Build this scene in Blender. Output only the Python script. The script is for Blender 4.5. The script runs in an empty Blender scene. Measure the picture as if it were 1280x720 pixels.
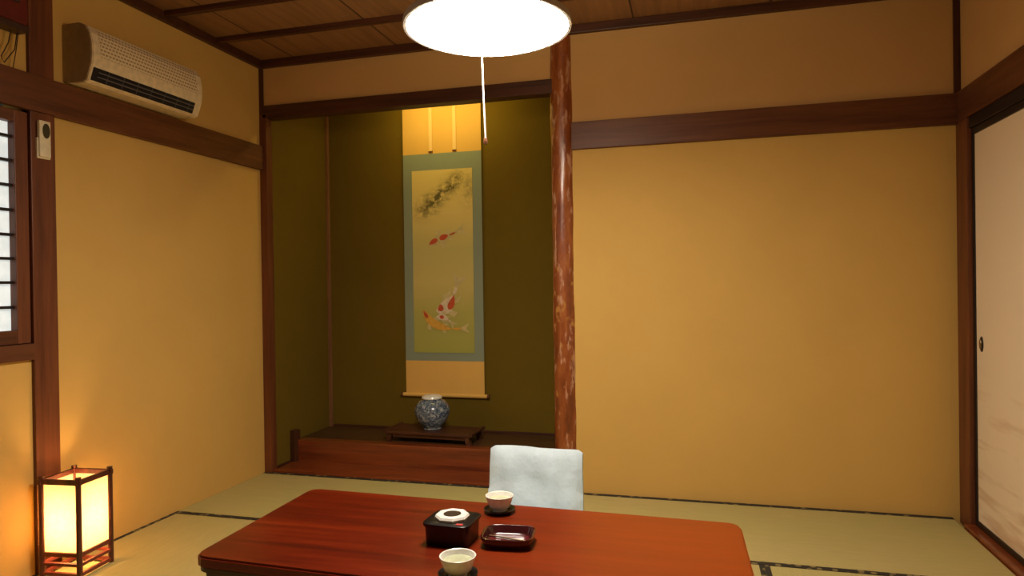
import bpy, bmesh, math, random
from mathutils import Vector, Matrix
random.seed(7)
PI = math.pi
scene = bpy.context.scene
COL = scene.collection
W, H = 3.67, 2.447          # room width, ceiling height
YF = -4.7                   # wall behind the viewer

# ------------------------------------------------------------------ materials
def nt(name):
    m = bpy.data.materials.new(name); m.use_nodes = True
    return m, m.node_tree.nodes, m.node_tree.links, m.node_tree.nodes['Principled BSDF']
def ramp(N, stops):
    r = N.new('ShaderNodeValToRGB'); e = r.color_ramp.elements
    while len(e) < len(stops): e.new(0.5)
    for k, (p, c) in enumerate(stops):
        e[k].position = p; e[k].color = (*c, 1)
    return r
def coord(N, L, scale=(1, 1, 1), loc=(0, 0, 0), rot=(0, 0, 0)):
    tc = N.new('ShaderNodeTexCoord'); mp = N.new('ShaderNodeMapping')
    mp.inputs['Scale'].default_value = scale; mp.inputs['Location'].default_value = loc
    mp.inputs['Rotation'].default_value = rot
    L.new(tc.outputs['Object'], mp.inputs['Vector']); return mp.outputs['Vector']
def noise(N, L, vec, sc, det=4, rough=.55):
    n = N.new('ShaderNodeTexNoise'); n.inputs['Scale'].default_value = sc
    n.inputs['Detail'].default_value = det; n.inputs['Roughness'].default_value = rough
    L.new(vec, n.inputs['Vector']); return n
def bump(N, L, src, b, strength, dist=.002):
    bp = N.new('ShaderNodeBump'); bp.inputs['Strength'].default_value = strength
    bp.inputs['Distance'].default_value = dist
    L.new(src, bp.inputs['Height']); L.new(bp.outputs['Normal'], b.inputs['Normal'])
def math_(N, L, op, a, b=None, c=None):
    n = N.new('ShaderNodeMath'); n.operation = op
    for i, v in enumerate((a, b, c)):
        if v is None: continue
        if isinstance(v, (int, float)): n.inputs[i].default_value = v
        else: L.new(v, n.inputs[i])
    return n.outputs[0]
def mixc(N, L, fac, a, b):
    n = N.new('ShaderNodeMix'); n.data_type = 'RGBA'
    for s, v in ((0, fac), (6, a), (7, b)):
        if isinstance(v, (int, float)): n.inputs[s].default_value = v
        elif isinstance(v, tuple): n.inputs[s].default_value = (*v, 1)
        else: L.new(v, n.inputs[s])
    return n.outputs[2]
def plain(name, c, rough=.5, **k):
    m, N, L, b = nt(name)
    v = coord(N, L); n = noise(N, L, v, 40, 2)
    r = ramp(N, [(.3, tuple(x*.88 for x in c)), (.7, tuple(min(1, x*1.08) for x in c))])
    L.new(n.outputs[0], r.inputs[0]); L.new(r.outputs[0], b.inputs['Base Color'])
    b.inputs['Roughness'].default_value = rough
    for kk, vv in k.items(): b.inputs[kk.replace('_', ' ')].default_value = vv
    return m
def wood(name, c1, c2, axis=0, rough=.45, coat=0., sc=1., spec=.4):
    m, N, L, b = nt(name)
    s = [22*sc]*3; s[axis] = 1.3*sc
    v = coord(N, L, tuple(s)); n = noise(N, L, v, 1.6, 6, .6)
    r = ramp(N, [(.32, c1), (.68, c2)]); L.new(n.outputs[0], r.inputs[0])
    L.new(r.outputs[0], b.inputs['Base Color'])
    b.inputs['Roughness'].default_value = rough
    b.inputs['Coat Weight'].default_value = coat; b.inputs['Coat Roughness'].default_value = .12
    b.inputs['Specular IOR Level'].default_value = spec
    bump(N, L, n.outputs[0], b, .15); return m
def plaster(name, c, var=.08):
    m, N, L, b = nt(name)
    v = coord(N, L); n = noise(N, L, v, 2.5, 5, .6); f = noise(N, L, v, 260, 3, .7)
    r = ramp(N, [(.25, tuple(x*(1-var) for x in c)), (.75, tuple(x*(1+var) for x in c))])
    L.new(n.outputs[0], r.inputs[0]); L.new(r.outputs[0], b.inputs['Base Color'])
    b.inputs['Roughness'].default_value = .92; b.inputs['Specular IOR Level'].default_value = .15
    bump(N, L, f.outputs[0], b, .25, .001); return m
def emit(name, c, s, base=(.9, .88, .8)):
    m, N, L, b = nt(name)
    v = coord(N, L); n = noise(N, L, v, 30, 2)
    r = ramp(N, [(.3, tuple(x*.96 for x in c)), (.7, c)]); L.new(n.outputs[0], r.inputs[0])
    b.inputs['Base Color'].default_value = (*base, 1); b.inputs['Roughness'].default_value = .6
    L.new(r.outputs[0], b.inputs['Emission Color']); b.inputs['Emission Strength'].default_value = s
    return m

M = {}
M['wall'] = plaster('mustard_plaster', (.64, .395, .108), .045)
M['wall_up'] = plaster('tan_plaster', (.59, .35, .13), .05)
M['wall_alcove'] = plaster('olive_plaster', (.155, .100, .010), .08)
M['woodX'] = wood('brown_timber_x', (.085, .026, .009), (.165, .055, .018), 0)
M['woodY'] = wood('brown_timber_y', (.085, .026, .009), (.165, .055, .018), 1)
M['woodZ'] = wood('brown_timber_z', (.10, .028, .010), (.20, .062, .020), 2)
M['darkX'] = wood('dark_timber_x', (.045, .014, .006), (.095, .03, .012), 0)
M['darkZ'] = wood('dark_timber_z', (.045, .014, .006), (.095, .03, .012), 2)
M['kamachi'] = wood('red_brown_sill_wood', (.13, .026, .008), (.27, .062, .016), 0, .3, .3)
M['alcove_floor'] = wood('alcove_board', (.05, .022, .008), (.10, .045, .015), 0, .45, .1)
M['pink_wood'] = wood('pale_corner_strip', (.20, .09, .035), (.30, .14, .06), 2)
M['black'] = plain('black_lacquer', (.004, .003, .004), .32, Coat_Weight=.1)
M['blackmatte'] = plain('black_frame', (.012, .008, .007), .4)
M['maroon'] = plain('maroon_lacquer', (.035, .004, .005), .2, Coat_Weight=.6)
M['maroon_in'] = plain('maroon_lacquer_inside', (.10, .006, .010), .35, Coat_Weight=.6)
M['white_cer'] = plain('white_glaze', (.80, .78, .72), .18)
M['tea'] = plain('dark_opening', (.03, .02, .015), .3)
M['ac_body'] = plain('cream_plastic', (.80, .66, .42), .4)
M['ac_shaded'] = plain('cream_plastic_shaded', (.36, .25, .13), .5)  # same cream plastic, darkened so the end's shade is in the colour
M['ac_dark'] = plain('vent_dark', (.008, .008, .015), .35)
M['ac_blade'] = plain('vent_blade', (.13, .12, .13), .3)
M['metal'] = plain('aged_brass', (.30, .22, .12), .35, Metallic=.9)
M['red'] = plain('red_mark', (.55, .03, .03), .4)
M['knob'] = plain('brown_knob', (.14, .05, .02), .4)
M['cord'] = plain('white_cord', (.62, .52, .48), .6)
M['ringgrey'] = plain('lamp_ring_grey', (.42, .36, .30), .45)
M['remote'] = plain('remote_cream', (.78, .68, .45), .45)
M['remote_win'] = plain('remote_window', (.06, .055, .03), .25)
M['orn'] = plain('dark_red_lacquer', (.14, .018, .012), .35)
M['orn_dark'] = plain('dark_metal', (.05, .02, .012), .4)
M['scroll_grey'] = plaster('blue_grey_silk', (.27, .31, .22), .06)
M['scroll_gold'] = plaster('gold_silk', (.78, .47, .12), .06)
M['scroll_strip'] = plaster('pale_gold_strip', (.9, .62, .25), .04)
M['carp_white'] = plain('paint_white', (.72, .60, .40), .8)
M['carp_red'] = plain('paint_red', (.55, .085, .025), .8)
M['carp_gold'] = plain('paint_gold', (.70, .38, .05), .8)
M['carp_fin'] = plain('paint_fin', (.60, .50, .22), .8)
M['lantern_wood'] = wood('lantern_frame_wood', (.045, .010, .006), (.12, .026, .014), 2, .3, .3)
M['lantern_red'] = wood('lantern_rail_wood', (.12, .015, .010), (.20, .035, .02), 0, .3, .3)
M['dome'] = emit('lamp_diffuser_glow', (1, .895, .75), 68)
M['shade_up'] = emit('lamp_shade_glow', (1, .80, .54), 24)
M['bulb'] = emit('bulb_glow', (1, .55, .2), 6)

def cloth():
    m, N, L, b = nt('white_cotton_cover')
    v = coord(N, L); n = noise(N, L, v, 9, 4); f = noise(N, L, v, 400, 2)
    r = ramp(N, [(.3, (.55, .66, .72)), (.7, (.62, .74, .81))]); L.new(n.outputs[0], r.inputs[0])
    L.new(r.outputs[0], b.inputs['Base Color']); b.inputs['Roughness'].default_value = .9
    b.inputs['Specular IOR Level'].default_value = .1
    bump(N, L, n.outputs[0], b, .5, .02); return m
M['cloth'] = cloth()

def tatami(name, axis):
    m, N, L, b = nt(name)
    s = [3, 3, 3]; s[axis] = 3; s[1-axis] = 90
    v = coord(N, L, tuple(s)); n = noise(N, L, v, 3, 3)
    v2 = coord(N, L); big = noise(N, L, v2, 1.4, 3)
    wv = N.new('ShaderNodeTexWave'); wv.bands_direction = 'XY'[axis]
    wv.inputs['Scale'].default_value = 40; wv.inputs['Distortion'].default_value = .4; L.new(v2, wv.inputs['Vector'])
    r = ramp(N, [(.3, (.40, .335, .115)), (.7, (.52, .43, .165))]); L.new(n.outputs[0], r.inputs[0])
    r2 = ramp(N, [(.3, (.42, .40, .13)), (.7, (.50, .38, .16))]); L.new(big.outputs[0], r2.inputs[0])
    L.new(mixc(N, L, .45, r.outputs[0], r2.outputs[0]), b.inputs['Base Color'])
    b.inputs['Roughness'].default_value = .7; b.inputs['Specular IOR Level'].default_value = .25
    bump(N, L, wv.outputs[0], b, .25, .001); return m
M['tatamiX'] = tatami('rush_mat_weft_x', 0)
M['tatamiY'] = tatami('rush_mat_weft_y', 1)
def heri():
    m, N, L, b = nt('patterned_mat_border')
    v = coord(N, L, (28, 28, 28)); vo = N.new('ShaderNodeTexVoronoi'); L.new(v, vo.inputs['Vector'])
    vo.inputs['Scale'].default_value = 1
    r = ramp(N, [(.30, (.20, .15, .06)), (.36, (.022, .018, .014))]); L.new(vo.outputs['Distance'], r.inputs[0])
    L.new(r.outputs[0], b.inputs['Base Color']); b.inputs['Roughness'].default_value = .7; return m
M['heri'] = heri()

def table_mat():
    m, N, L, b = nt('red_lacquered_table')
    v = coord(N, L, (1.0, 13, 13)); n = noise(N, L, v, 1.7, 7, .62)
    v2 = coord(N, L); g = noise(N, L, v2, 1.3, 2)
    r = ramp(N, [(.25, (.045, .003, .001)), (.5, (.115, .008, .0015)), (.78, (.20, .019, .003))])
    L.new(n.outputs[0], r.inputs[0])
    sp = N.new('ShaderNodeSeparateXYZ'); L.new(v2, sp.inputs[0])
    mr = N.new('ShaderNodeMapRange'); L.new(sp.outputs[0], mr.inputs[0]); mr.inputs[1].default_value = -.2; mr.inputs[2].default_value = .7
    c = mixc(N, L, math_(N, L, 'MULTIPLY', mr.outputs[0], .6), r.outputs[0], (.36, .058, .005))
    L.new(c, b.inputs['Base Color'])
    b.inputs['Roughness'].default_value = .33; b.inputs['Specular IOR Level'].default_value = .3
    b.inputs['Coat Weight'].default_value = .14; b.inputs['Coat Roughness'].default_value = .16
    return m
M['table'] = table_mat()
M['table_dark'] = wood('table_edge_wood', (.028, .008, .003), (.065, .018, .006), 0, .4, .2)

def log_mat():
    m, N, L, b = nt('polished_figured_log')
    v = coord(N, L, (9, 9, 2.2)); n = noise(N, L, v, 2.2, 7, .65)
    r = ramp(N, [(.28, (.12, .026, .007)), (.5, (.26, .065, .015)), (.75, (.46, .16, .04))])
    L.new(n.outputs[0], r.inputs[0])
    v2 = coord(N, L, (30, 30, 9)); n2 = noise(N, L, v2, 1.15, 3, .55)
    r2 = ramp(N, [(.56, (0, 0, 0)), (.66, (1, 1, 1))]); L.new(n2.outputs[0], r2.inputs[0])
    v3 = coord(N, L, (8, 8, 6)); n3 = noise(N, L, v3, 2.2, 2, .5)
    r3 = ramp(N, [(.60, (0, 0, 0)), (.67, (1, 1, 1))]); L.new(n3.outputs[0], r3.inputs[0])
    c = mixc(N, L, r3.outputs[0], r.outputs[0], (.42, .19, .045))
    c = mixc(N, L, r2.outputs[0], c, (.50, .26, .15))
    L.new(c, b.inputs['Base Color']); b.inputs['Roughness'].default_value = .3
    b.inputs['Coat Weight'].default_value = .4; b.inputs['Coat Roughness'].default_value = .2
    bump(N, L, n.outputs[0], b, .6, .006); return m
M['log'] = log_mat()

def ceiling_mat():
    m, N, L, b = nt('ceiling_boards')
    v = coord(N, L, (22, 1.2, 1)); n = noise(N, L, v, 1.3, 6, .6)
    r = ramp(N, [(.3, (.20, .095, .035)), (.7, (.32, .16, .06))]); L.new(n.outputs[0], r.inputs[0])
    tc = N.new('ShaderNodeTexCoord'); sx = N.new('ShaderNodeSeparateXYZ'); L.new(tc.outputs['Object'], sx.inputs[0])
    u = math_(N, L, 'FRACT', math_(N, L, 'DIVIDE', math_(N, L, 'ADD', sx.outputs[0], -.235+6.55), .655))
    line = math_(N, L, 'LESS_THAN', u, .014)
    L.new(mixc(N, L, line, r.outputs[0], (.05, .022, .01)), b.inputs['Base Color'])
    b.inputs['Roughness'].default_value = .6; return m
M['ceiling'] = ceiling_mat()

def fusuma_mat():
    m, N, L, b = nt('sliding_door_paper')
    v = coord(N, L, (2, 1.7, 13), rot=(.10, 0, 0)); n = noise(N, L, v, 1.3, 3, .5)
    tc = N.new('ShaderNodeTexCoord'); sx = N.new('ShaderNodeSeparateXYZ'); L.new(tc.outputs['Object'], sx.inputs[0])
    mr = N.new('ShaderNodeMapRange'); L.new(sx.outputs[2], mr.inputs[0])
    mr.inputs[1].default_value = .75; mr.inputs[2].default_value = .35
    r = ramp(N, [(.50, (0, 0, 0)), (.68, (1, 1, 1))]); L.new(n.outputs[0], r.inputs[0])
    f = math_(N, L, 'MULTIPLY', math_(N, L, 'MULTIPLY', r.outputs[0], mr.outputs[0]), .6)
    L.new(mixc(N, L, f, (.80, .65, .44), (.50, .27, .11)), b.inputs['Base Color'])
    b.inputs['Roughness'].default_value = .8; return m
M['fusuma'] = fusuma_mat()

def pane_mat():
    m, N, L, b = nt('frosted_window_paper')
    v = coord(N, L); n = noise(N, L, v, 25, 4)
    r = ramp(N, [(.3, (.52, .57, .56)), (.7, (.66, .70, .68))]); L.new(n.outputs[0], r.inputs[0])
    L.new(r.outputs[0], b.inputs['Base Color']); L.new(r.outputs[0], b.inputs['Emission Color'])
    b.inputs['Emission Strength'].default_value = .95; b.inputs['Roughness'].default_value = .5; return m
M['pane'] = pane_mat()

def grille_mat():
    m, N, L, b = nt('perforated_grille')
    tc = N.new('ShaderNodeTexCoord'); sx = N.new('ShaderNodeSeparateXYZ'); L.new(tc.outputs['Object'], sx.inputs[0])
    row = math_(N, L, 'FLOOR', math_(N, L, 'DIVIDE', sx.outputs[2], .0155))
    off = math_(N, L, 'MULTIPLY', math_(N, L, 'MODULO', row, 2.0), .0085)
    u = math_(N, L, 'FRACT', math_(N, L, 'DIVIDE', math_(N, L, 'ADD', math_(N, L, 'ADD', sx.outputs[1], off), 5.0), .017))
    w = math_(N, L, 'FRACT', math_(N, L, 'DIVIDE', sx.outputs[2], .0155))
    a = math_(N, L, 'LESS_THAN', math_(N, L, 'ABSOLUTE', math_(N, L, 'SUBTRACT', u, .5)), .33)
    c = math_(N, L, 'LESS_THAN', math_(N, L, 'ABSOLUTE', math_(N, L, 'SUBTRACT', w, .5)), .24)
    L.new(mixc(N, L, math_(N, L, 'MULTIPLY', a, c), (.80, .66, .42), (.36, .27, .14)), b.inputs['Base Color'])
    b.inputs['Roughness'].default_value = .45; return m
M['grille'] = grille_mat()

def porcelain_mat():
    m, N, L, b = nt('blue_white_porcelain')
    v = coord(N, L, (1, 1, 1)); n = noise(N, L, v, 42, 3, .6)
    n.inputs['Distortion'].default_value = 1.2
    r = ramp(N, [(.38, (.05, .07, .12)), (.52, (.13, .17, .22)), (.66, (.40, .43, .42))])
    L.new(n.outputs[0], r.inputs[0]); L.new(r.outputs[0], b.inputs['Base Color'])
    b.inputs['Roughness'].default_value = .15; return m
M['porcelain'] = porcelain_mat()

def painting_mat():   # local coords: x across 0..1 -> [-.215,.215], z up
    m, N, L, b = nt('silk_painting_ground')
    tc = N.new('ShaderNodeTexCoord'); sx = N.new('ShaderNodeSeparateXYZ'); L.new(tc.outputs['Object'], sx.inputs[0])
    x, z = sx.outputs[0], sx.outputs[2]
    mr = N.new('ShaderNodeMapRange'); L.new(z, mr.inputs[0]); mr.inputs[1].default_value = .27; mr.inputs[2].default_value = 1.48
    g = ramp(N, [(0, (.42, .38, .08)), (.12, (.36, .38, .08)), (.45, (.46, .42, .11)), (.62, (.62, .51, .17)), (.8, (.56, .49, .17)), (1, (.74, .58, .20))])
    L.new(mr.outputs[0], g.inputs[0])
    v = coord(N, L); n = noise(N, L, v, 26, 5, .7); n2 = noise(N, L, coord(N, L, (3, 3, 9)), 3, 3)
    # pine bough: soft diagonal band of broken ink, from lower left to upper right
    a = math.atan2(.27, .33); cx, cz = -.01, 1.60
    dx = math_(N, L, 'SUBTRACT', x, cx); dz = math_(N, L, 'SUBTRACT', z, cz)
    al = math_(N, L, 'ADD', math_(N, L, 'MULTIPLY', dx, math.cos(a)), math_(N, L, 'MULTIPLY', dz, math.sin(a)))
    pr = math_(N, L, 'SUBTRACT', math_(N, L, 'MULTIPLY', dz, math.cos(a)), math_(N, L, 'MULTIPLY', dx, math.sin(a)))
    pr = math_(N, L, 'ADD', pr, math_(N, L, 'MULTIPLY', math_(N, L, 'SUBTRACT', n2.outputs[0], .5), .10))
    ga = math_(N, L, 'EXPONENT', math_(N, L, 'MULTIPLY', math_(N, L, 'POWER', math_(N, L, 'ABSOLUTE', math_(N, L, 'DIVIDE', al, .20)), 4.0), -1.0))
    gp = math_(N, L, 'EXPONENT', math_(N, L, 'MULTIPLY', math_(N, L, 'POWER', math_(N, L, 'ABSOLUTE', math_(N, L, 'DIVIDE', pr, .05)), 2.0), -1.0))
    nn = N.new('ShaderNodeMapRange'); L.new(n.outputs[0], nn.inputs[0]); nn.inputs[1].default_value = .36; nn.inputs[2].default_value = .56
    f = math_(N, L, 'MULTIPLY', math_(N, L, 'MULTIPLY', ga, gp), nn.outputs[0])
    f = math_(N, L, 'MINIMUM', math_(N, L, 'MULTIPLY', f, 1.1), .9)
    # fainter second bough at the right edge
    r2 = math_(N, L, 'ADD', math_(N, L, 'POWER', math_(N, L, 'ABSOLUTE', math_(N, L, 'DIVIDE', math_(N, L, 'SUBTRACT', x, .185), .05)), 2.0),
               math_(N, L, 'POWER', math_(N, L, 'ABSOLUTE', math_(N, L, 'DIVIDE', math_(N, L, 'SUBTRACT', z, 1.63), .10)), 2.0))
    f2 = math_(N, L, 'MULTIPLY', math_(N, L, 'MULTIPLY', math_(N, L, 'EXPONENT', math_(N, L, 'MULTIPLY', r2, -1.0)), nn.outputs[0]), .5)
    c = mixc(N, L, math_(N, L, 'MAXIMUM', f, f2), g.outputs[0], (.085, .075, .03))
    L.new(c, b.inputs['Base Color']); b.inputs['Roughness'].default_value = .85
    b.inputs['Specular IOR Level'].default_value = .1
    return m
M['painting'] = painting_mat()

def paper_mat():
    m, N, L, b = nt('lantern_paper')
    out = [n for n in N if n.type == 'OUTPUT_MATERIAL'][0]
    v = coord(N, L); n = noise(N, L, v, 60, 4)
    r = ramp(N, [(.3, (.92, .80, .58)), (.7, (.98, .88, .68))]); L.new(n.outputs[0], r.inputs[0])
    tr = N.new('ShaderNodeBsdfTranslucent'); L.new(r.outputs[0], tr.inputs[0])
    df = N.new('ShaderNodeBsdfDiffuse'); L.new(r.outputs[0], df.inputs[0])
    em = N.new('ShaderNodeEmission'); em.inputs[0].default_value = (1, .50, .12, 1); em.inputs[1].default_value = .2
    mx = N.new('ShaderNodeMixShader'); mx.inputs[0].default_value = .3
    L.new(tr.outputs[0], mx.inputs[1]); L.new(df.outputs[0], mx.inputs[2])
    ad = N.new('ShaderNodeAddShader'); L.new(mx.outputs[0], ad.inputs[0]); L.new(em.outputs[0], ad.inputs[1])
    L.new(ad.outputs[0], out.inputs[0]); return m
M['paper'] = paper_mat()

# ------------------------------------------------------------------ mesh helpers
def box(bm, x0, x1, y0, y1, z0, z1, bev=0, seg=2, mi=0, rot=None):
    t = bmesh.new(); bmesh.ops.create_cube(t, size=1)
    for v in t.verts:
        v.co = Vector(((x0+x1)/2+v.co.x*(x1-x0), (y0+y1)/2+v.co.y*(y1-y0), (z0+z1)/2+v.co.z*(z1-z0)))
    if bev: bmesh.ops.bevel(t, geom=t.edges[:], offset=bev, segments=seg, affect='EDGES', profile=.6)
    if rot: t.transform(rot)
    merge(bm, t, mi)
def merge(bm, t, mi=0):
    for f in t.faces: f.material_index = mi
    me = bpy.data.meshes.new('tmp'); t.to_mesh(me); t.free(); bm.from_mesh(me); bpy.data.meshes.remove(me)
def tube(bm, pts, r, n=10, mi=0):
    t = bmesh.new(); rings = []
    pts = [Vector(p) for p in pts]
    for i, p in enumerate(pts):
        d = (pts[min(i+1, len(pts)-1)]-pts[max(i-1, 0)]).normalized()
        up = Vector((0, 0, 1)) if abs(d.z) < .9 else Vector((1, 0, 0))
        a = d.cross(up).normalized(); b = d.cross(a).normalized()
        rr = r[i] if isinstance(r, (list, tuple)) else r
        rings.append([t.verts.new(p+a*rr*math.cos(2*PI*k/n)+b*rr*math.sin(2*PI*k/n)) for k in range(n)])
    for i in range(len(rings)-1):
        for k in range(n):
            t.faces.new((rings[i][k], rings[i][(k+1) % n], rings[i+1][(k+1) % n], rings[i+1][k]))
    t.faces.new(rings[0]); t.faces.new(rings[-1]); bmesh.ops.recalc_face_normals(t, faces=t.faces[:])
    merge(bm, t, mi)
def lathe(bm, prof, n=48, c=(0, 0), mi=0, sx=1, sy=1, super_=2.0, rot=0):
    """revolve (r,z) profile; super_>2 makes the plan a rounded square/rectangle"""
    t = bmesh.new(); rings = []
    def rad(a):
        ca, sa = abs(math.cos(a)), abs(math.sin(a))
        return 1/((ca**super_+sa**super_)**(1/super_))
    for r, z in prof:
        if r < 1e-6: rings.append([t.verts.new((c[0], c[1], z))])
        else:
            rr = []
            for k in range(n):
                a = 2*PI*k/n; q = rad(a)*r; x, y = q*math.cos(a)*sx, q*math.sin(a)*sy
                rr.append(t.verts.new((c[0]+x*math.cos(rot)-y*math.sin(rot), c[1]+x*math.sin(rot)+y*math.cos(rot), z)))
            rings.append(rr)
    for A, B in zip(rings, rings[1:]):
        for k in range(n):
            if len(A) == 1 and len(B) == 1: break
            if len(A) == 1: t.faces.new((A[0], B[k], B[(k+1) % n]))
            elif len(B) == 1: t.faces.new((A[k], A[(k+1) % n], B[0]))
            else: t.faces.new((A[k], A[(k+1) % n], B[(k+1) % n], B[k]))
    bmesh.ops.recalc_face_normals(t, faces=t.faces[:]); merge(bm, t, mi)
def prism(bm, pts, a0, a1, axis='y', bev=0, mi=0):
    """extrude polygon pts; axis y: pts=(x,z); axis z: pts=(x,y)"""
    t = bmesh.new()
    def P(p, a): return (p[0], a, p[1]) if axis == 'y' else (p[0], p[1], a) if axis == 'z' else (a, p[0], p[1])
    A = [t.verts.new(P(p, a0)) for p in pts]; B = [t.verts.new(P(p, a1)) for p in pts]
    t.faces.new(A); t.faces.new(B)
    for k in range(len(pts)): t.faces.new((A[k], A[(k+1) % len(pts)], B[(k+1) % len(pts)], B[k]))
    bmesh.ops.recalc_face_normals(t, faces=t.faces[:])
    if bev:
        es = [e for e in t.edges if len({round((v.co.y if axis == 'y' else v.co.z if axis == 'z' else v.co.x), 5) for v in e.verts}) == 1]
        bmesh.ops.bevel(t, geom=es, offset=bev, segments=2, affect='EDGES')
    merge(bm, t, mi)
def obj(name, bm, mats, parent=None, smooth=False):
    me = bpy.data.meshes.new(name); bm.to_mesh(me); bm.free()
    for m in (mats if isinstance(mats, (list, tuple)) else [mats]): me.materials.append(m)
    if smooth:
        for p in me.polygons: p.use_smooth = True
        try: me.set_sharp_from_angle(angle=math.radians(38))
        except Exception: pass
    o = bpy.data.objects.new(name, me); COL.objects.link(o)
    if parent is not None: o.parent = parent
    return o
def B(*a, **k):
    bm = bmesh.new(); box(bm, *a, **k); return bm
def thing(name, label, cat, loc=(0, 0, 0), rotz=0, group=None):
    o = bpy.data.objects.new(name, None); COL.objects.link(o); o.empty_display_size = .1
    o.location = loc; o.rotation_euler = (0, 0, rotz); tag(o, label, cat, group); return o
def tag(o, label, cat, group=None):
    o['label'] = label; o['category'] = cat
    if group: o['group'] = group
    return o
def struct(name, bm, m, label=None, smooth=False):
    o = obj(name, bm, m, smooth=smooth); o['kind'] = 'structure'
    if label: o['label'] = label
    return o

# ------------------------------------------------------------------ room shell
T = .12
struct('floor', B(-T, W+T, YF-T, .80, -.12, -.046), M['alcove_floor'])
ZC = H
ceil = struct('ceiling', B(-T, W+T, YF-T, .80, ZC, ZC+.08), M['ceiling'])
y = -.40; k = 0
while y > YF+.1:
    obj('batten', B(0, W, y-.016, y+.016, ZC-.026, ZC, bev=.003), M['darkX'], ceil); y -= .372
# left wall with the window opening
PY0, PY1 = -1.472, -1.368       # wide post on the left wall
WB, WT = .93, 1.79              # window opening
WY1, WY0 = -1.472, -3.35
bm = bmesh.new()
box(bm, -T, 0, PY0, .02, -.05, 1.84); box(bm, -T, 0, WY0, PY0, -.05, WB-.09); box(bm, -T, 0, YF, WY0, -.05, 1.84)
struct('wall_left', bm, M['wall'])
struct('wall_left_upper', B(-T, 0, YF, .02, 1.84, ZC), M['wall'])
# back wall, right of the pillar
struct('wall_back', B(1.84, W+T, 0, .10, -.05, 1.84), M['wall'])
struct('wall_back_upper', B(1.84, W+T, 0, .10, 1.84, ZC), M['wall_up'])
struct('wall_back_over_alcove', B(0, 1.80, .004, .09, 2.15, ZC), M['wall_up'])
# right wall
struct('wall_right_upper', B(W, W+T, YF, 0, 1.86, ZC), M['wall_up'])
struct('wall_right', B(W+.03, W+T, YF, 0, -.05, 1.86), M['wall'])
struct('wall_front', B(-T, W+T, YF-T, YF, -.05, ZC), M['wall'])
# alcove shell
AD = .70
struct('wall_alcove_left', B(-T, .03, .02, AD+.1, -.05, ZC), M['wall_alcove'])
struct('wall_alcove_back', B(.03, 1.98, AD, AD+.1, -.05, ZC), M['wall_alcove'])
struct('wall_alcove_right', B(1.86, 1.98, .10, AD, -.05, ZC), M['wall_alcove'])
n = [0]
def trim(bm, m, label=None, smooth=False):
    n[0] += 1; return struct('trim_%d' % n[0], bm, m, label, smooth)
# rails (nageshi)
RB, RT = 1.80, 1.942
trim(B(1.875, W, -.022, .0, RB, RT, bev=.003), M['woodX'])
trim(B(0, .026, YF, -.0, RB, RT, bev=.003), M['woodY'])
trim(B(W-.022, W, YF, -.022, RB+.005, RT, bev=.003), M['woodY'])
trim(B(W-.012, W+.03, YF, -.13, RB-.045, RB+.004, bev=.002), M['blackmatte'])
# cornice
trim(B(0, W, -.03, 0, ZC-.045, ZC, bev=.004), M['darkX'])
trim(B(0, .03, YF, -.03, ZC-.045, ZC, bev=.004), M['darkX'])
trim(B(W-.03, W, YF, -.03, ZC-.045, ZC, bev=.004), M['darkX'])
# alcove lintel
trim(B(.02, 1.78, -.012, .07, 2.107, 2.182, bev=.004), M['darkX'], 'dark wooden lintel beam across the top of the alcove')
# posts
trim(B(-.004, .046, -.012, .045, -.02, 2.13, bev=.003), M['woodZ'], 'slim brown corner post at the left edge of the alcove')
trim(B(-.004, .022, -.012, .02, 2.13, ZC-.045, bev=.002), M['darkZ'])
trim(B(-.03, .016, PY0, PY1, -.02, ZC-.045, bev=.003), M['woodZ'], 'wide brown wall post between the paned window and the yellow wall')
trim(B(W-.020, W+.03, -.125, .0, -.02, RB+.005, bev=.003), M['woodZ'], 'brown corner post beside the sliding paper door')
trim(B(W-.028, W, -.012, .0, RT, ZC-.045, bev=.002), M['darkZ'])
trim(B(.03, .052, AD-.022, AD, .13, 2.3, bev=.003), M['pink_wood'])
# log pillar
bm = bmesh.new(); t = bmesh.new(); rings = []
NZ, NA = 110, 28
for i in range(NZ+1):
    z = -.02+(ZC+.02)*i/NZ; ring = []
    for a in range(NA):
        th = 2*PI*a/NA
        r = .063+.0012*math.sin(3*th+z*5)+.0011*math.sin(5*th-z*11+1)+.0008*math.sin(z*23+2*th)
        ring.append(t.verts.new((1.822+r*math.cos(th), .03+r*math.sin(th), z)))
    rings.append(ring)
for i in range(NZ):
    for a in range(NA): t.faces.new((rings[i][a], rings[i][(a+1) % NA], rings[i+1][(a+1) % NA], rings[i+1][a]))
t.faces.new(rings[0]); t.faces.new(rings[-1]); bmesh.ops.recalc_face_normals(t, faces=t.faces[:]); merge(bm, t)
trim(bm, M['log'], 'round polished reddish log pillar with pale flecks beside the alcove', smooth=True)
# alcove platform: low front board, red-brown sill, board floor
trim(B(.046, 1.77, .0, .25, -.046, .012, bev=.002), M['kamachi'])
trim(B(.05, 1.80, .235, .315, .0, .14, bev=.006), M['kamachi'], 'red-brown polished wooden front sill of the raised alcove floor')
trim(B(.03, 1.86, .315, AD, .0, .134), M['alcove_floor'])
trim(B(.03, .07, .205, .262, .0, .205, bev=.006), M['darkZ'], 'short dark wooden stub post at left end of the alcove sill')
trim(B(.03, .04, .045, .205, .0, .022, bev=.002), M['darkX'])
trim(B(.06, 1.86, AD-.012, AD, .134, .150, bev=.002), M['darkX'])
# floor sill under the sliding doors, skirting strips
trim(B(W-.045, W+.03, YF, -.125, -.046, .014, bev=.003), M['kamachi'])

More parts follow.
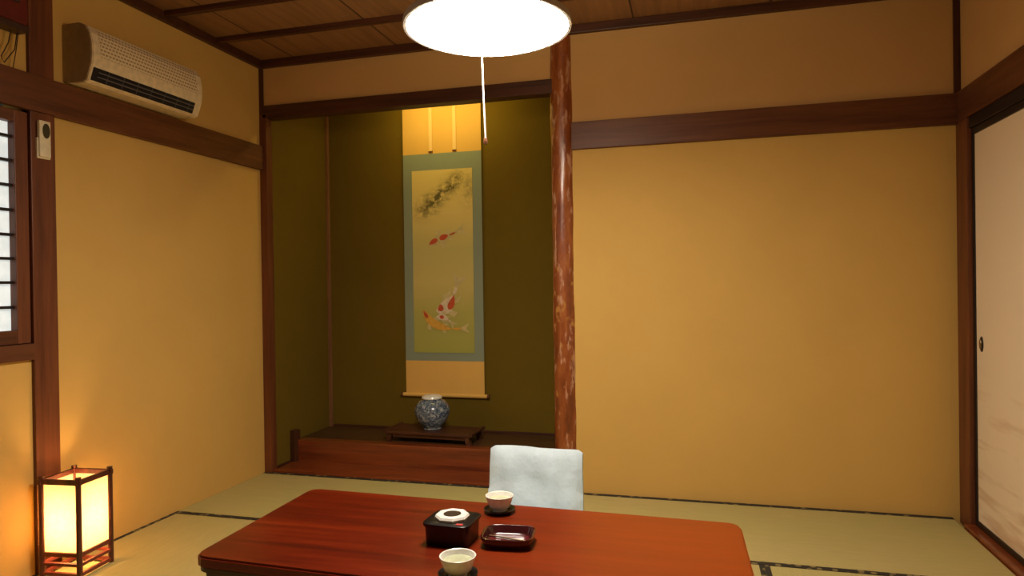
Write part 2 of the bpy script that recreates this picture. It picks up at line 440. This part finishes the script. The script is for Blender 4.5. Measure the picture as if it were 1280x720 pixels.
# ------------------------------------------------------------------ window
fr = struct('window_1', B(-.035, .006, WY0, WY0+.055, WB-.03, WT, bev=.003), M['woodZ'])
def wp(name, *a, m='woodY', **k): return obj(name, B(*a, **k), M[m], fr)
wp('frame', -.035, .006, PY0-.058, PY0-.004, WB-.03, WT, m='woodZ', bev=.003)
wp('frame', -.035, .008, WY0+.055, PY0-.058, WT-.045, WT, bev=.003)
wp('frame', -.035, .006, WY0+.055, PY0-.058, WB-.03, WB+.022, bev=.003)
wp('sill', -.05, .018, WY0-.02, PY0, WB-.095, WB-.032, bev=.003)
wp('frame', -.035, .006, -2.46, -2.40, WB+.022, WT-.045, m='woodZ', bev=.003)
wp('pane', -.030, -.026, WY0+.055, PY0-.058, WB+.02, WT-.04, m='pane')
for z in (1.04, 1.134, 1.225, 1.316, 1.41, 1.504, 1.598, 1.69):
    wp('muntin', -.026, -.010, WY0+.055, PY0-.058, z-.0055, z+.0055, m='blackmatte')
for yy in (-1.83, -2.13, -2.72, -3.02):
    wp('muntin', -.026, -.012, yy-.005, yy+.005, WB+.022, WT-.045, m='blackmatte')

# ------------------------------------------------------------------ sliding doors on the right wall
def fusuma(i, y0, y1, pull):
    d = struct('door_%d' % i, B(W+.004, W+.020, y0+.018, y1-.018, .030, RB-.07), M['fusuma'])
    for a in ((y0, y0+.020, .014, RB-.045), (y1-.020, y1, .014, RB-.045)):
        obj('frame', B(W-.002, W+.024, a[0], a[1], a[2], a[3], bev=.002), M['blackmatte'], d)
    obj('frame', B(W-.002, W+.024, y0+.02, y1-.02, .014, .040, bev=.002), M['blackmatte'], d)
    obj('frame', B(W-.002, W+.024, y0+.02, y1-.02, RB-.075, RB-.045, bev=.002), M['blackmatte'], d)
    bm = bmesh.new()
    t = bmesh.new(); bmesh.ops.create_uvsphere(t, u_segments=20, v_segments=10, radius=1)
    t.transform(Matrix.Translation((W+.004, pull, .815)) @ Matrix.Diagonal((.006, .020, .034, 1))); merge(bm, t)
    h = obj('door_pull', bm, M['blackmatte'], d, True); h['label'] = 'dark oval recessed pull'
    bm = bmesh.new(); t = bmesh.new(); bmesh.ops.create_uvsphere(t, u_segments=16, v_segments=8, radius=1)
    t.transform(Matrix.Translation((W-.001, pull+.002, .815)) @ Matrix.Diagonal((.004, .010, .022, 1))); merge(bm, t)
    obj('pull_cup', bm, M['metal'], h, True)
fusuma(1, -1.03, -.128, -.20); fusuma(2, -1.95, -1.032, -1.88); fusuma(3, -2.87, -1.952, -2.03); fusuma(4, -3.79, -2.872, -3.72)

# ------------------------------------------------------------------ tatami mats
def mat_(x0, x1, y0, y1, along, label):
    t = thing('tatami_mat', label, 'floor mat', ((x0+x1)/2, (y0+y1)/2, -.046), 0, 'woven rush tatami mats covering the floor')
    hx, hy = (x1-x0)/2-.001, (y1-y0)/2-.001
    obj('mat_surface', B(-hx, hx, -hy, hy, 0, .046, bev=.002), M['tatamiX' if along == 'x' else 'tatamiY'], t)
    hw = .030 if y1 == 0 else .019
    for s in (-1, 1):
        if along == 'x': bm = B(-hx, hx, s*hy-(hw if s > 0 else 0), s*hy+(hw if s < 0 else 0), .0455, .0475)
        else: bm = B(s*hx-(hw if s > 0 else 0), s*hx+(hw if s < 0 else 0), -hy, hy, .0455, .0475)
        obj('cloth_border', bm, M['heri'], t)
YS = -.75
mat_(.0, 1.83, YS, 0, 'x', 'pale green rush mat directly in front of the alcove')
mat_(1.83, W-.05, YS, 0, 'x', 'pale green rush mat along the plain yellow back wall')
YE = YS-1.85
mat_(.0, .91, YE, YS, 'y', 'straw-coloured rush mat under the glowing floor lantern')
mat_(.91, 1.82, YE, YS, 'y', 'rush mat under the left half of the low red table')
mat_(1.82, 2.735, YE, YS, 'y', 'rush mat under the right half of the low red table')
mat_(2.735, W-.05, YE, YS, 'y', 'rush mat between the low red table and the sliding door')
for a, b_ in ((0, 1.83), (1.83, W-.05)):
    for c_, d_ in ((YE-1.055, YE), (YF, YE-1.055)):
        mat_(a, b_, c_, d_, 'x', 'rush mat on the near side of the room, outside the photograph')

# ------------------------------------------------------------------ low table
ZT = .34
tb = thing('low_table', 'low red-brown lacquered wooden table in front of the white legless chair', 'table', (1.86, -1.60, 0))
cor = [(-.780, .352), (.758, .310), (.775, -.350), (-.768, -.305)]
def rounded(c, r, k=5):
    out = []
    for i, p in enumerate(c):
        p = Vector(p); a = (Vector(c[i-1])-p).normalized(); b = (Vector(c[(i+1) % len(c)])-p).normalized()
        for j in range(k+1):
            t = j/k; out.append(tuple((p+a*r*(1-t)**2+b*r*t**2)))
    return out
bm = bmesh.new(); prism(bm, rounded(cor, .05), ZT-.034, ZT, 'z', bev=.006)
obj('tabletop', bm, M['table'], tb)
bm = bmesh.new(); prism(bm, rounded([(x*.993, y*.985) for x, y in cor], .05), ZT-.046, ZT-.0335, 'z')
obj('edge_moulding', bm, M['table_dark'], tb)
bm = bmesh.new()
box(bm, -.70, .70, .235, .258, ZT-.115, ZT-.046); box(bm, -.70, .70, -.268, -.245, ZT-.115, ZT-.046)
box(bm, -.71, -.688, -.25, .24, ZT-.115, ZT-.046); box(bm, .688, .71, -.25, .24, ZT-.115, ZT-.046)
obj('apron', bm, M['table_dark'], tb)
for sx in (-1, 1):
    for sy in (-1, 1):
        bm = bmesh.new(); cx, cy = sx*.685, sy*.245-.004
        t = bmesh.new()
        prof = [(0, .046), (.03, .040), (.10, .033), (.20, .036), (.295, .046)]
        rg = [[t.verts.new((cx+a*w+sx*(.046-w)*.4, cy+b*w, z+.001)) for a, b in ((-1, -1), (1, -1), (1, 1), (-1, 1))] for z, w in prof]
        for A, Bq in zip(rg, rg[1:]):
            for k in range(4): t.faces.new((A[k], A[(k+1) % 4], Bq[(k+1) % 4], Bq[k]))
        t.faces.new(rg[0]); t.faces.new(rg[-1]); bmesh.ops.recalc_face_normals(t, faces=t.faces[:])
        bmesh.ops.bevel(t, geom=t.edges[:], offset=.004, segments=2, affect='EDGES'); merge(bm, t)
        obj('leg', bm, M['table_dark'], tb)

# ------------------------------------------------------------------ legless chair in white cover
ch = thing('legless_chair', 'legless floor chair in a white cloth cover behind the low red table', 'chair', (1.835, -.80, .002))
def soft_box(bm, hx, z0, z1, thick, lean, seedv):
    t = bmesh.new(); nx, nz = 22, 20
    rnd = random.Random(seedv)
    ph = [rnd.uniform(0, 6) for _ in range(6)]
    F, Bk = [], []
    for j in range(nz+1):
        rf, rb = [], []
        for i in range(nx+1):
            u = -1+2*i/nx; v = j/nz
            ed = (1-abs(u)**6)**.5*(1-abs(2*v-1)**8)**.5
            wx = hx*(1+.012*math.sin(v*3+ph[0]))*u*(1-.01*v)
            z = z0+(z1-z0)*v - .004*u*v + .0018*math.sin(u*5+ph[1])*v
            if abs(u) > .9: z -= .012*(abs(u)-.9)/.1*(1 if v > .5 else -1)
            wr = .0035*math.sin(u*7+v*9+ph[2])+.003*math.sin(u*13-v*6+ph[3])+.002*math.sin(v*17+ph[4])
            yb = lean*v
            rf.append(t.verts.new((wx, yb-thick/2*(.35+.65*ed)+wr, z)))
            rb.append(t.verts.new((wx, yb+thick/2*(.35+.65*ed)+wr*.5, z)))
        F.append(rf); Bk.append(rb)
    for j in range(nz):
        for i in range(nx):
            t.faces.new((F[j][i], F[j][i+1], F[j+1][i+1], F[j+1][i])); t.faces.new((Bk[j][i+1], Bk[j][i], Bk[j+1][i], Bk[j+1][i+1]))
        t.faces.new((Bk[j][0], F[j][0], F[j+1][0], Bk[j+1][0])); t.faces.new((F[j][nx], Bk[j][nx], Bk[j+1][nx], F[j+1][nx]))
    for i in range(nx):
        t.faces.new((F[nz][i], F[nz][i+1], Bk[nz][i+1], Bk[nz][i])); t.faces.new((F[0][i+1], F[0][i], Bk[0][i], Bk[0][i+1]))
    bmesh.ops.recalc_face_normals(t, faces=t.faces[:]); merge(bm, t)
bm = bmesh.new(); soft_box(bm, .202, .035, .408, .050, .055, 3)
obj('backrest', bm, M['cloth'], ch, True)
bm = bmesh.new(); box(bm, -.20, .20, -.43, .03, .03, .075, bev=.02, seg=4)
obj('seat', bm, M['cloth'], ch, True)
bm = bmesh.new(); box(bm, -.19, .19, -.42, .02, .0, .031, bev=.004)
obj('base_board', bm, M['table_dark'], ch)

# ------------------------------------------------------------------ tea things on the table
def teacup(loc, label, scale=1.0):
    t = thing('teacup', label, 'cup', loc, 0, 'white teacups on dark saucers on the low table')
    s = scale
    prof = [(0, .004), (.018, .004), (.019, 0), (.023, 0), (.024, .006), (.033, .014), (.0395, .030), (.0445, .047),
            (.0435, .0475), (.041, .046), (.0355, .030), (.027, .015), (0, .012)]
    prof = [(x*s, z*s) for x, z in prof]
    bm = bmesh.new(); lathe(bm, prof, 40); obj('cup_body', bm, M['white_cer'], t, True)
    bm = bmesh.new(); lathe(bm, [(0, .0348*s), (.0365*s, .035*s)], 32)
    obj('tea', bm, plain('pale_green_tea', (.50, .52, .34), .1), t, True)
    return t
def saucer(loc, label, r=.052):
    bm = bmesh.new()
    lathe(bm, [(0, .0), (.6*r, .0), (.65*r, .002), (r, .012), (r*1.01, .0145), (.97*r, .0145), (.62*r, .0055), (.55*r, .0075), (0, .0075)], 40)
    o = obj('saucer', bm, M['black'], smooth=True); o.location = loc
    return tag(o, label, 'saucer', 'dark saucers on the low table')
CA = (1.850, -1.358, ZT); CB = (1.884, -1.868, ZT)
saucer(CA, 'black lacquer saucer under the far white teacup')
teacup((CA[0], CA[1], CA[2]+.0076), 'white teacup standing nearest the white chair', 1.06)
saucer(CB, 'black lacquer saucer under the near white teacup at the front of the table')
teacup((CB[0], CB[1], CB[2]+.0076), 'white teacup standing nearest the front edge of the table', 1.08)

bx = thing('lacquer_box', 'square black lacquer box with a white ceramic ring set in its top', 'box', (1.782, -1.628, ZT), math.radians(-3))
bm = bmesh.new(); lathe(bm, [(0, 0), (.060, 0), (.062, .003), (.064, .052), (.069, .060), (.069, .066), (.066, .068), (.030, .068), (.030, .062), (0, .062)], 64, super_=7, sx=1.06, sy=.98)
obj('box_body', bm, M['black'], bx, True)
bm = bmesh.new(); lathe(bm, [(.050, .067), (.052, .074), (.048, .080), (.026, .080), (.022, .076), (.020, .060), (0, .058)], 8, rot=PI/8)
o = obj('white_ring', bm, M['white_cer'], bx)
bm = bmesh.new(); lathe(bm, [(0, .0795), (.0265, .0803), (.0255, .072), (0, .07)], 32)
obj('dark_opening', bm, M['tea'], o, True)
o = obj('red_mark', B(.034, .055, -.058, -.048, .0675, .070, bev=.001), M['red'], bx); o['label'] = 'small red mark'

tr = thing('lacquer_dish', 'shallow dark maroon rounded lacquer dish beside the black box', 'dish', (1.950, -1.612, ZT), math.radians(6))
bm = bmesh.new(); lathe(bm, [(0, 0), (.058, 0), (.066, .006), (.074, .026), (.074, .031), (.070, .032), (.067, .030), (.061, .012), (.055, .008), (0, .008)], 64, super_=4.2, sx=1.05, sy=.88)
obj('dish_body', bm, M['maroon'], tr, True)
bm = bmesh.new(); lathe(bm, [(0, .0095), (.054, .0095), (.056, .0085)], 64, super_=4.2, sx=1.05, sy=.88)
obj('inner_face', bm, M['maroon_in'], tr, True)
bm = bmesh.new(); tube(bm, [(-.060, .022, .012), (-.02, .012, .0125), (.02, -.004, .0125), (.062, -.010, .012)], .0022, 8)  # raised streak modelled across the dish floor in place of its highlight
o = obj('highlight_streak', bm, M['metal'], tr, True)

# ------------------------------------------------------------------ scroll
SX, SY, SZ = .885, AD, .10
sc = thing('hanging_scroll', 'tall hanging scroll painted with carp and a pine bough on alcove wall', 'scroll', (SX, SY, SZ))
def panel(name, x0, x1, z0, z1, yy, m, th=.002):
    return obj(name, B(x0, x1, yy-th, yy, z0, z1), M[m], sc)
hwid = .275
panel('lower_silk', -hwid, hwid, .275, .50, -.012, 'scroll_gold')
panel('upper_silk', -hwid, hwid, 1.875, 2.26, -.012, 'scroll_gold')
panel('grey_border', -hwid, hwid, .50, 1.875, -.012, 'scroll_grey')
bm = bmesh.new(); tube(bm, [(-hwid-.02, -.014, .272), (hwid+.02, -.014, .272)], .013, 14)
o = obj('bottom_roller', bm, M['scroll_gold'], sc, True)
for s in (-1, 1):
    bm = bmesh.new(); tube(bm, [(s*(hwid+.02), -.014, .272), (s*(hwid+.034), -.014, .272)], .015, 14); obj('roller_cap', bm, M['knob'], o, True)
bm = bmesh.new(); tube(bm, [(-hwid-.005, -.014, 2.262), (hwid+.005, -.014, 2.262)], .009, 10); obj('top_rod', bm, M['knob'], sc, True)
bm = bmesh.new(); tube(bm, [(-.08, -.012, 2.268), (0, -.008, 2.32), (.08, -.012, 2.268)], .002, 6); obj('hanging_cord', bm, M['knob'], sc)
for xx in (-.075, .092):
    bm = bmesh.new(); box(bm, xx-.012, xx+.012, -.018, -.0165, 1.89, 2.26)
    o = obj('hanging_strip', bm, M['scroll_strip'], sc)
    obj('strip_tip', B(xx-.014, xx+.014, -.019, -.0155, 1.882, 1.891), M['knob'], o)
# painting with mesh-drawn carp (one part)
bm = bmesh.new(); box(bm, -.212, .212, -.0165, -.0142, .555, 1.765, mi=0)
YP = [-.0168]
def flat(pts, mi):
    YP[0] -= .00005
    t = bmesh.new(); f = t.faces.new([t.verts.new((x, YP[0], z)) for x, z in pts])
    bmesh.ops.recalc_face_normals(t, faces=t.faces[:])
    if f.normal.y > 0: f.normal_flip()
    merge(bm, t, mi)
def carp(pts, wmax, patches, body=1, patch=2):
    n = 24; P = []
    def bez(t):
        a, b, c = [Vector(p) for p in pts]; return a*(1-t)**2+b*2*t*(1-t)+c*t*t
    def nr(t):
        d = (bez(min(1, t+.02))-bez(max(0, t-.02))).normalized(); return Vector((-d.y, d.x))
    def w(t): return wmax*(math.sin(PI*min(1, t*1.15+.04))**.7 if t < .84 else .28)*(1 if t > .06 else .75)
    tp, bt = [], []
    for i in range(n+1):
        t = i/n; p = bez(t); q = nr(t)*w(t)*.5; tp.append(tuple(p+q)); bt.append(tuple(p-q))
    # fins and tail
    for t0, s, l in ((.28, 1, 1.0), (.28, -1, 1.0), (.6, 1, .6), (.6, -1, .6)):
        p = bez(t0); q = nr(t0)*s; d = (bez(t0+.05)-bez(t0)).normalized()
        flat([tuple(p+q*w(t0)*.3), tuple(p+q*wmax*l+d*wmax*.5), tuple(p+q*wmax*.8*l+d*wmax*.95), tuple(p+q*w(t0)*.3+d*wmax*.45)], 4)
    p = bez(1); q = nr(1); d = (bez(1)-bez(.95)).normalized()
    flat([tuple(p+q*wmax*.12), tuple(p+q*wmax*.6+d*wmax*1.1), tuple(p+d*wmax*.7), tuple(p-q*wmax*.6+d*wmax*1.1), tuple(p-q*wmax*.12)], 4)
    for i in range(n): flat([bt[i], bt[i+1], tp[i+1], tp[i]], body)
    for t0, t1, o0 in patches:
        pl = []
        for k in range(12):
            a = 2*PI*k/12; tt = (t0+t1)/2+(t1-t0)/2*math.cos(a); pp = bez(tt)+nr(tt)*w(tt)*(o0+.33*math.sin(a)); pl.append(tuple(pp))
        flat(pl[::-1], patch)
# local z = world z - .10
carp([(-.10, 1.27), (.00, 1.315), (.10, 1.35)], .062, [(.02, .34, .1), (.40, .70, .05), (.74, .96, 0)], body=4)
carp([(-.05, .835), (.045, .83), (.09, .985)], .085, [(.06, .32, .18), (.42, .86, -.22)])
carp([(-.14, .835), (-.08, .70), (.12, .715)], .055, [(.0, .2, 0)], body=3, patch=2)
carp([(-.05, .79), (.01, .80), (.05, .76)], .04, [(.2, .5, 0)])
obj('painting', bm, [M['painting'], M['carp_white'], M['carp_red'], M['carp_gold'], M['carp_fin']], sc)

# ------------------------------------------------------------------ stand and jar in the alcove
PZ = .134
SXc, SYc = .905, .435
st = thing('display_stand', 'low dark wooden display stand on the alcove floor under the jar', 'stand', (SXc, SYc, PZ), math.radians(-2))
bm = bmesh.new(); box(bm, -.285, .285, -.115, .125, .052, .068, bev=.004); obj('stand_top', bm, M['darkX'], st)
for s in (-1, 1):
    bm = bmesh.new(); tube(bm, [(s*.285, -.115, .066), (s*.285, .125, .066)], .011, 10); obj('rolled_end', bm, M['darkX'], st, True)
for sx in (-1, 1):
    for sy in (-1, 1):
        bm = bmesh.new(); cx = sx*.255; cy = .005+sy*.095
        prism(bm, [(cx-.018, .053), (cx+.018, .053), (cx+.014+sx*.004, .03), (cx+.016+sx*.012, .008), (cx+.016+sx*.012, 0), (cx-.016+sx*.012, 0), (cx-.014+sx*.006, .02)], cy-.015, cy+.015, 'y', bev=.002)
        obj('leg', bm, M['darkX'], st)
bm = bmesh.new(); box(bm, -.237, .237, -.100, -.088, .030, .053, bev=.002); box(bm, -.237, .237, .100, .112, .030, .053, bev=.002); obj('apron', bm, M['darkX'], st)
jr = thing('porcelain_jar', 'round blue and white porcelain jar standing on the dark stand', 'jar', (.888, .45, PZ+.0685))
k = .92
bm = bmesh.new(); lathe(bm, [(r*k, z*k) for r, z in [(0, 0), (.062, 0), (.066, .004), (.065, .012), (.082, .032), (.106, .066), (.119, .105), (.120, .130), (.110, .163), (.085, .190), (.064, .198), (.062, .208), (0, .208)]], 56)
obj('jar_body', bm, M['porcelain'], jr, True)
bm = bmesh.new(); lathe(bm, [(r*k, z*k) for r, z in [(0, .206), (.068, .206), (.070, .212), (.066, .222), (.045, .230), (0, .234)]], 48)
o = obj('lid', bm, M['white_cer'], jr, True); o['label'] = 'plain white lid'

# ------------------------------------------------------------------ air conditioner
ac = thing('air_conditioner', 'cream wall-mounted air conditioner with dark outlet, on the left wall', 'air conditioner', (0, 0, 0))
AY0, AY1 = -1.315, -.675
prof = [(.0, 1.952), (.0, 2.19), (.085, 2.192), (.118, 2.177), (.140, 2.145), (.149, 2.105), (.150, 2.06), (.146, 2.02), (.122, 1.955), (.105, 1.948), (.07, 1.947)]
bm = bmesh.new(); prism(bm, prof, AY0+.006, AY1, 'y', bev=.003); obj('casing', bm, M['ac_body'], ac)
bm = bmesh.new(); prism(bm, [(x*.985+.0005, 2.06+(z-2.06)*.985) for x, z in prof], AY0, AY0+.0065, 'y', bev=.002)
o = obj('end_cap', bm, M['ac_shaded'], ac); o['label'] = 'cream end cap with shade painted brown-grey'
gp = [(.1215, 2.176), (.1420, 2.144), (.1510, 2.106), (.1521, 2.062), (.1515, 2.055)]
bm = bmesh.new(); t = bmesh.new()
A = [t.verts.new((x, AY0+.04, z)) for x, z in gp]; Bq = [t.verts.new((x, AY1-.04, z)) for x, z in gp]
for i in range(len(gp)-1): t.faces.new((A[i], Bq[i], Bq[i+1], A[i+1]))
merge(bm, t); obj('intake_grille', bm, M['grille'], ac)
bm = bmesh.new(); prism(bm, [(.1428, 2.004), (.1434, 2.008), (.13, 2.010), (.11, 1.960), (.1243, 1.9575)], AY0+.016, AY1-.045, 'y')
o = obj('air_outlet', bm, M['ac_dark'], ac)
for (x, z) in ((.1395, 1.992), (.1325, 1.975)):
    obj('louver', B(x-.006, x+.004, AY0+.04, AY1-.05, z-.002, z+.002, bev=.0008), M['ac_blade'], o)
for i in range(7):
    yy = AY0+.09+i*.078
    bm = bmesh.new(); prism(bm, [(.1438, 2.006), (.1260, 1.960), (.120, 1.962), (.137, 2.008)], yy, yy+.003, 'y'); obj('louver_fin', bm, M['ac_blade'], o)

# ------------------------------------------------------------------ remote control on the post
rm = thing('remote_control', 'cream remote control in a holder on the brown wall post', 'remote control', (.016, -1.427, 1.625))
obj('holder', B(0, .012, -.028, .028, -.006, .075, bev=.003), M['remote'], rm)
o = obj('remote_body', B(.004, .020, -.024, .024, .0, .142, bev=.004, seg=3), M['remote'], rm, True)
bm = bmesh.new(); prism(bm, [(.004+.016*math.cos(a)*1.0, .103+.030*math.sin(a)*(1 if abs(math.sin(a)) < .9 else .97)) for a in [2*PI*i/24 for i in range(24)]], .0195, .0208, 'x')
obj('display_window', bm, M['remote_win'], o)
o = None

# ------------------------------------------------------------------ ornament hanging high on the left wall
on = thing('hanging_ornament', 'dark red hanging ornament with thin cord loops high on left wall', 'ornament', (.0, -1.585, 1.93))
bm = bmesh.new(); prism(bm, [(-.105, .17), (.075, .17), (.085, .21), (.065, .42), (-.10, .42)], .003, .055, 'x', bev=.006)
obj('ornament_body', bm, M['orn'], on)
bm = bmesh.new(); box(bm, .003, .065, -.09, .078, .148, .172, bev=.004); obj('lower_ledge', bm, M['orn_dark'], on)
bm = bmesh.new(); box(bm, .05, .061, -.06, .045, .25, .38, bev=.004); obj('dark_inset', bm, M['orn_dark'], on)
bm = bmesh.new(); tube(bm, [(.03, .055, .15), (.028, .045, .08), (.026, .005, .02), (.025, -.005, .04), (.028, .022, .10), (.03, .03, .15)], .0022, 6); obj('cord_loop', bm, M['orn_dark'], on)
bm = bmesh.new(); tube(bm, [(.03, .06, .15), (.024, .052, .07), (.022, .04, .0), (.022, .012, -.005)], .0018, 6); obj('cord_loop', bm, M['orn_dark'], on)

# ------------------------------------------------------------------ floor lantern
s_ = .0806
ln = thing('floor_lantern', 'glowing square paper floor lantern with dark wooden frame by wall post', 'lantern', (.122, -1.395, .002), -.68+PI/4)
LH = .385
for sx in (-1, 1):
    for sy in (-1, 1):
        bm = bmesh.new(); tube(bm, [(sx*s_, sy*s_, 0), (sx*s_, sy*s_, LH-.012), (sx*s_, sy*s_, LH)], [.0105, .0100, .011], 12)
        obj('post', bm, M['lantern_wood'], ln, True)
def rails(z, hh, m, name, ext=0):
    for ax in (0, 1):
        for s in (-1, 1):
            a = (-s_-ext, s_+ext, s*s_-.0065, s*s_+.0065) if ax == 0 else (s*s_-.0065, s*s_+.0065, -s_-ext, s_+ext)
            obj(name, B(*a, z-hh, z+hh, bev=.002), M[m], ln)
rails(LH-.020, .010, 'lantern_wood', 'top_rail', .012)
rails(.088, .008, 'lantern_red', 'lower_rail')
rails(.050, .006, 'lantern_red', 'lower_rail')
rails(.012, .007, 'lantern_red', 'foot_rail', .008)
for ax in (0, 1):
    for s in (-1, 1):
        q = s*(s_-.002); e = s_-.008
        a = (-e, e, q-.0006, q+.0006) if ax == 0 else (q-.0006, q+.0006, -e, e)
        obj('paper_panel', B(*a, .096, LH-.031), M['paper'], ln)
bm = bmesh.new(); t = bmesh.new(); bmesh.ops.create_uvsphere(t, u_segments=16, v_segments=10, radius=.018)
t.transform(Matrix.Translation((0, 0, .148))); merge(bm, t); bu = obj('bulb', bm, M['bulb'], ln, True)
bm = bmesh.new(); lathe(bm, [(0, .088), (.014, .088), (.014, .128), (0, .132)], 20); obj('socket', bm, M['lantern_wood'], bu, True)
bm = bmesh.new(); box(bm, -s_, s_, -.008, .008, .080, .088); obj('cross_bar', bm, M['lantern_red'], ln)

# ------------------------------------------------------------------ pendant lamp
LX, LY, LZ = 1.872, -1.49, 1.905
lp = thing('pendant_lamp', 'round bright white pendant lamp hanging from the ceiling above the table', 'lamp', (LX, LY, LZ))
R0 = .256
bm = bmesh.new(); lathe(bm, [(R0-.004, .004)]+[((R0-.004)*math.cos(a), .002-.036*math.sin(a)) for a in [PI/2*i/9 for i in range(1, 9)]]+[(0, -.034)], 56)
df = obj('diffuser', bm, M['dome'], lp, True)
bm = bmesh.new(); lathe(bm, [(R0-.003, -.004), (R0+.006, -.004), (R0+.008, .004), (R0+.006, .016), (R0-.003, .018), (R0-.003, -.004)], 56)
obj('rim_ring', bm, M['ringgrey'], lp, True)
bm = bmesh.new(); lathe(bm, [(R0-.002, .016), (R0-.020, .034), (R0-.06, .058), (R0-.11, .082), (.09, .110), (.05, .130)], 56)
obj('upper_shade', bm, M['shade_up'], lp, True)
bm = bmesh.new(); lathe(bm, [(0, .128), (.055, .128), (.055, .150), (.03, .165), (0, .168)], 32); obj('top_cap', bm, M['ringgrey'], lp, True)
bm = bmesh.new(); tube(bm, [(0, 0, .165), (0, 0, ZC-LZ-.03)], .005, 8); obj('hanging_rod', bm, M['knob'], lp, True)
bm = bmesh.new(); lathe(bm, [(0, ZC-LZ), (.045, ZC-LZ), (.042, ZC-LZ-.03), (0, ZC-LZ-.034)], 28); obj('ceiling_cap', bm, M['knob'], lp, True)
bm = bmesh.new(); tube(bm, [(-.012, -.03, -.030), (-.008, -.03, -.20), (-.003, -.03, -.352)], .0026, 8); cd = obj('pull_cord', bm, M['cord'], lp, True)
bm = bmesh.new(); lathe(bm, [(0, -.350), (.005, -.352), (.007, -.362), (.005, -.370), (0, -.372)], 14, c=(-.003, -.03)); obj('cord_knob', bm, M['knob'], cd, True)

# ------------------------------------------------------------------ lights
def light(name, kind, loc, power, color, size=None, rot=(0, 0, 0), sy=None):
    d = bpy.data.lights.new(name, kind); d.energy = power; d.color = color
    if kind == 'AREA':
        d.size = size
        if sy: d.shape = 'RECTANGLE'; d.size_y = sy
    elif size is not None: d.shadow_soft_size = size
    o = bpy.data.objects.new(name, d); COL.objects.link(o); o.location = loc; o.rotation_euler = rot; return o
light('alcove_downlight', 'AREA', (.95, .40, 2.40), 4.2, (1, .76, .22), .7, (math.radians(14), 0, 0), .12)
light('lantern_bulb_light', 'POINT', (.122, -1.395, .208), 7, (1, .60, .28), .036)

w = bpy.data.worlds.new('room_air'); w.use_nodes = True; scene.world = w
w.node_tree.nodes['Background'].inputs[0].default_value = (.5, .4, .3, 1)
w.node_tree.nodes['Background'].inputs[1].default_value = .05

# ------------------------------------------------------------------ camera
cam = bpy.data.cameras.new('camera'); co = bpy.data.objects.new('camera', cam); COL.objects.link(co)
cam.sensor_width = 36; cam.lens = 847.916/1280*36; cam.clip_start = .02
r = Vector((0.96574196, 0.25911489, -0.01421053)); u = Vector((0.01235351, 0.00879376, 0.99988502)); f = Vector((-0.25921006, 0.96580647, -0.00529153))
mt = Matrix((( r.x, u.x, -f.x, 2.4860), (r.y, u.y, -f.y, -3.5281), (r.z, u.z, -f.z, 1.1001), (0, 0, 0, 1)))
co.matrix_world = mt
scene.camera = co
scene.view_settings.view_transform = 'Standard'
scene.view_settings.look = 'None'
scene.view_settings.exposure = 0
